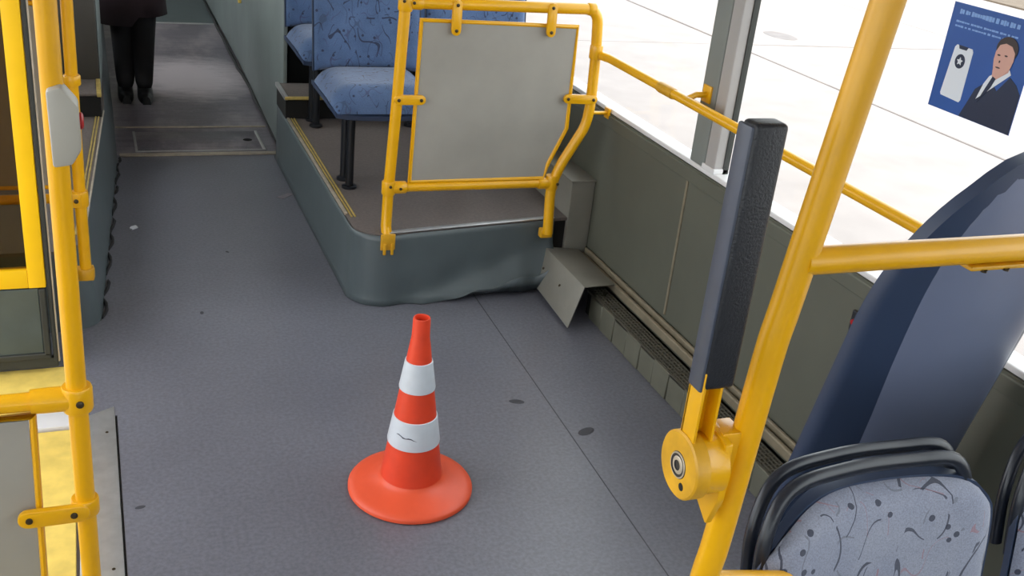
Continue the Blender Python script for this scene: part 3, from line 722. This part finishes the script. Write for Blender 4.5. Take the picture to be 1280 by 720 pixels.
# ------------------------------------------------------------------ traffic cone
cx, cy = .735, 2.262
t = thing('traffic_cone', 'orange traffic cone with two white bands standing on the grey floor', 'cone', (cx, cy, 0))
b = NB()
lathe(b, [(0,.001),(.166,.001),(.1695,.004),(.1695,.012),(.166,.017),(.150,.022),(.12,.031),(.096,.040),(.084,.050),(.0815,.058)], 72, (cx,cy,0)); obj('base', b, 'orange', t)
def rz(z):   # outer radius of the body
    return .0815 + (.0255-.0815)*(z-.058)/(.455-.058)
b = NB(); lathe(b, [(rz(.052)+.002,.046),(rz(.06)+.001,.060),(rz(.15),.15),(rz(.25),.25),(rz(.35),.35),(rz(.44),.44),(.026,.452),(.0245,.458),(.0245,.462),(.0235,.466),(.0225,.515),(.0215,.520),(.0185,.520),(.0175,.515),(.0185,.40),(.03,.20)], 56, (cx,cy,0)); obj('body', b, 'orange_d', t)
for z0, z1, lb in ((.158,.236,'lower white reflective band with a dark scuff'), (.318,.398,'upper white reflective band')):
    b = NB(); lathe(b, [(rz(z0)+.0002,z0-.001),(rz(z0)+.0028,z0),(rz(z0)+.0032,z0+.004),(rz(z1)+.0032,z1-.004),(rz(z1)+.0028,z1),(rz(z1)+.0002,z1+.001)], 56, (cx,cy,0)); bd = obj('reflective_band', b, 'refl', t, label=lb)
    if z0 < .2:
        b = NB(); pth = []
        for k in range(9):
            z = .200-.009*k/8+.002*math.sin(k*1.4); a = math.radians(-152+k*6.5); r = rz(z)+.0030
            pth.append((cx+r*math.cos(a), cy+r*math.sin(a), z))
        tube(b, pth, [.0005,.0016,.0014,.002,.0012,.0019,.0015,.001,.0004], 6); obj('scuff_mark', b, 'scuff', bd)

# ------------------------------------------------------------------ poster on the window
PX = 1.83
t = thing('window_poster', 'blue poster with a suited man and a phone stuck on the window pane', 'poster', (PX, 1.77, 1.3))
def flat(name, pts, m, d, parent=t, thick=.0006):
    b = NB(); prism(b, [(PX-d, y, z) for y, z in pts], (-thick, 0, 0)); return obj(name, b, m, parent, smooth=False)
def ell(cy_, cz, ry, rzz, n=28, rot=0):
    return [(cy_+ry*math.cos(2*PI*k/n)*math.cos(rot)-rzz*math.sin(2*PI*k/n)*math.sin(rot), cz+ry*math.cos(2*PI*k/n)*math.sin(rot)+rzz*math.sin(2*PI*k/n)*math.cos(rot)) for k in range(n)]
flat('sheet', [(1.899,1.175),(1.646,1.175),(1.646,1.414),(1.899,1.414)], 'poster', 0, thick=.001)
# unreadable heading: soft pale print lines, one heavier and two light
def pale_line(y0, y1, z, h, seed):
    random.seed(seed); b = NB(); y = y0
    while y > y1:
        wd = random.uniform(.005,.009); hh = h*random.uniform(.7,1.15)
        prism(b, [(PX-.001,y,z-hh/2),(PX-.001,y-wd,z-hh/2),(PX-.001,y-wd,z+hh/2),(PX-.001,y,z+hh/2)], (-.0006,0,0)); y -= wd+random.choice((.0012,.0012,.0015,.005))
    obj('print_line', b, 'poster_txt', t, smooth=False)
pale_line(1.876,1.70,1.396,.010,1); pale_line(1.880,1.70,1.374,.004,2); pale_line(1.880,1.72,1.364,.004,3)
ph = flat('phone_picture', [(1.871,1.212),(1.868,1.207),(1.809,1.204),(1.805,1.210),(1.806,1.318),(1.810,1.324),(1.858,1.325),(1.863,1.319)], 'p_white', .001)
flat('phone_notch', [(1.852,1.3255),(1.822,1.3252),(1.826,1.3175),(1.848,1.3175)], 'p_navy', .0016, ph)
flat('round_emblem', ell(1.837,1.291,.0150,.0160), 'p_navy', .0016, ph)
st = []
for k in range(10):
    a = PI/2+k*PI/5; r = .0095 if k % 2 == 0 else .0048; st.append((1.837+r*math.cos(a), 1.291+r*math.sin(a)))
flat('emblem_star', st, 'p_white', .0022, ph)
mn = flat('suit_picture', [(1.798,1.176),(1.783,1.215),(1.772,1.245),(1.752,1.262),(1.738,1.276),(1.712,1.255),(1.686,1.292),(1.664,1.280),(1.647,1.262),(1.647,1.176)], 'p_navy', .001)
flat('shirt_picture', [(1.742,1.281),(1.752,1.262),(1.762,1.225),(1.726,1.258),(1.685,1.297),(1.692,1.306),(1.730,1.290)], 'p_white', .0016, mn)
flat('tie_picture', [(1.732,1.283),(1.722,1.280),(1.730,1.258),(1.757,1.218),(1.745,1.250)], 'p_navy', .0022, mn)
flat('neck_picture', [(1.738,1.300),(1.735,1.282),(1.722,1.278),(1.694,1.300),(1.692,1.32)], 'p_skin', .0019, mn)
flat('hair_picture', ell(1.714,1.346,.030,.026), 'p_hair', .0022, mn)
fc = flat('face_picture', [(1.742,1.336),(1.742,1.318),(1.738,1.302),(1.729,1.291),(1.715,1.287),(1.702,1.294),(1.692,1.308),(1.688,1.325),(1.690,1.342),(1.702,1.354),(1.720,1.357),(1.735,1.351)], 'p_skin', .0028, mn)
b = NB()
for pts in (ell(1.731,1.330,.0045,.0018,10), ell(1.711,1.332,.0045,.0018,10), ell(1.725,1.304,.007,.0016,10), ell(1.7245,1.317,.0022,.003,8)):
    prism(b, [(PX-.0034,y,z) for y,z in pts], (-.0004,0,0))
obj('face_print', b, 'p_hair', mn, smooth=False)
# ------------------------------------------------------------------ small red device on the wall by the tall seat
t = thing('wall_button', 'small dark red button on a black base on the wall by the tall seat', 'button', (1.79, 1.91, .58))
obj('base', box(NB(), 1.789, 1.80, 1.885, 1.925, .565, .625, .003), 'black', t)
b = NB(); lathe(b, [(0,.010),(.007,.009),(.009,0)], 16, mat=Matrix.Translation((1.789,1.907,.597)) @ Matrix.Rotation(-PI/2,4,'Y')); obj('button', b, 'red', t)

# ------------------------------------------------------------------ person standing in the aisle
def skin_obj(name, verts, edges, radii, m, parent, sub=2):
    off = root_off(parent)
    me = bpy.data.meshes.new(name); me.from_pydata([Vector(v)-off for v in verts], edges, []); o = bpy.data.objects.new(name, me); C.objects.link(o); o.parent = parent
    sk = o.modifiers.new('skin', 'SKIN'); sk.use_smooth_shade = True
    if not me.skin_vertices: 
        bpy.context.view_layer.objects.active = o
    for i, r in enumerate(radii):
        r = r if isinstance(r, tuple) else (r, r); me.skin_vertices[0].data[i].radius = r
    me.skin_vertices[0].data[0].use_root = True
    ss = o.modifiers.new('sub', 'SUBSURF'); ss.levels = sub; ss.render_levels = sub
    me.materials.append(M[m]); return o
px, py = .215, 6.32
t = thing('person', 'person in dark maroon coat and black trousers standing in the aisle', 'person', (px, py, 0))
def V(x, y, z): return (px+x, py+y, z)
vs = [V(0,0,.92), V(0,0,1.10), V(0,-.01,1.28), V(0,0,1.42), V(0,-.01,1.50), V(0,-.03,1.58),
      V(-.09,0,.86), V(-.050,.0,.48), V(-.050,.02,.10), V(-.052,-.06,.045),
      V(.09,0,.86), V(.060,-.03,.48), V(.050,.0,.10), V(.052,-.08,.045),
      V(-.17,0,1.40), V(-.22,.01,1.12), V(-.20,-.07,.90), V(.17,0,1.40), V(.22,.01,1.12), V(.20,-.07,.90)]
es = [(0,1),(1,2),(2,3),(3,4),(4,5),(0,6),(6,7),(7,8),(8,9),(0,10),(10,11),(11,12),(12,13),(3,14),(14,15),(15,16),(3,17),(17,18),(18,19)]
rd = [(.15,.11),(.13,.10),(.16,.11),(.10,.07),(.05,.05),(.05,.05),.10,.078,.056,.045,.10,.078,.056,.045,.06,.045,.03,.06,.045,.03]
skin_obj('body', vs, es, rd, 'trouser', t)
b = NB(); 
prof = [(.215,.47),(.205,.62),(.19,.85),(.165,1.05),(.19,1.25),(.195,1.38),(.13,1.46),(.07,1.49),(.06,1.51)]
lathe(b, prof, 32, mat=Matrix.Translation((px-.005,py,0)) @ Matrix.Diagonal((.92,.62,1,1)))
for v in b.verts:
    if v.co.z < .6: a = math.atan2(v.co.y-py, v.co.x-px); k = 1+.06*math.sin(a*5); v.co.x = px+(v.co.x-px)*k; v.co.z -= .05*(1 if v.co.x < px else 0)
cobj = obj('coat', b, 'coat', t, ang=80); md = cobj.modifiers.new('s','SOLIDIFY'); md.thickness = .012
for s in (-1, 1):
    b = NB(); tube(b, smooth_path([V(s*.16,0,1.42), V(s*.215,.01,1.26), V(s*.235,.01,1.12), V(s*.225,-.04,1.0), V(s*.205,-.08,.90)], 5), [.065]*6+[.060]*5+[.054]*5+[.048]*5, 16); obj('sleeve', b, 'coat', t)
    b = NB(); hx, hy, hz = px+s*.203, py-.09, .87
    slab(b, lambda u,v: (hx+u*.012, hy-.04*v, hz+.03-.08*v+.0*u), lambda u,v: (hx+u*.012, hy+.038-.028*v, hz+.025-.09*v), 4, 6)
    for k in range(4):
        yb = hy-.036+.021*k; tube(b, [(hx,yb,hz-.045),(hx-s*.004,yb-.004,hz-.075),(hx-s*.014,yb-.004,hz-.098-.006*(k in (1,2)))], [.009,.0085,.007], 8)
    tube(b, [(hx,hy-.035,hz),(hx-s*.006,hy-.060,hz-.03),(hx-s*.012,hy-.062,hz-.055)], [.010,.0095,.008], 8); obj('hand', b, 'skin', t)
hc = Vector(V(0,-.03,1.66))
b = NB(); bmesh.ops.create_uvsphere(b, u_segments=28, v_segments=20, radius=1)
for v in b.verts:
    c = v.co; x, y, z = c; wx = .074*(1-.18*max(0,-z)); c.x = x*wx; c.y = y*.092-(.012 if z < -.2 and y < 0 else 0); c.z = z*.115
    v.co = c+hc
bx = NB(); lathe(b, [(.055,-.17),(.05,-.07)], 20, mat=Matrix.Translation(hc))
tube(b, [hc+Vector((0,-.086,.015)),hc+Vector((0,-.104,-.012)),hc+Vector((0,-.108,-.022)),hc+Vector((0,-.092,-.032))], [.008,.011,.013,.008], 10)
for s in (-1,1): tube(b, [hc+Vector((s*.074,.004,.028)),hc+Vector((s*.084,.010,.0)),hc+Vector((s*.075,.004,-.03))], [.008,.013,.007], 8)
bx.free(); hd = obj('head', b, 'skin', t, ang=80)
for s in (-1,1):
    b = NB(); tube(b, [hc+Vector((s*.018,-.089,.008)),hc+Vector((s*.030,-.090,.011)),hc+Vector((s*.042,-.080,.008))], [.002,.005,.002], 8); obj('eye', b, 'p_hair', hd)
b = NB(); tube(b, [hc+Vector((-.024,-.088,-.056)),hc+Vector((0,-.100,-.054)),hc+Vector((.024,-.088,-.056))], [.002,.0045,.002], 8); obj('mouth', b, 'red', hd)
b = NB(); bmesh.ops.create_uvsphere(b, u_segments=28, v_segments=18, radius=1)
bmesh.ops.delete(b, geom=[v for v in b.verts if v.co.z < -.1 or (v.co.y < -.55 and v.co.z < .45)], context='VERTS')
for v in b.verts: v.co = Vector((v.co.x*.082, v.co.y*.100+.004, v.co.z*.124))+hc
o_ = obj('hair', b, 'hair', hd, ang=80); md = o_.modifiers.new('s','SOLIDIFY'); md.thickness = .006
for s, dx, dy in ((-1,-.054,-.02), (1,.052,-.04)):
    b = NB()
    def sh(u, v, top):
        L = .27; y = py+dy+.09-L*v; hw = .042*(1-.35*abs(2*v-.75)**2.5) if v > .1 else .034
        hw = max(hw, .022); x = px+dx+u*hw
        z = (.015 if not top else .035+.055*max(0,1-v*1.7)**.8+.012*(1-abs(u)**3)) - (0 if not top else .02*abs(u)**4)
        return (x, y, z-.013 if not top else z)
    slab(b, lambda u,v: sh(u,v,1), lambda u,v: sh(u,v,0), 10, 16); obj('shoe', b, 'shoe', t, ang=70)
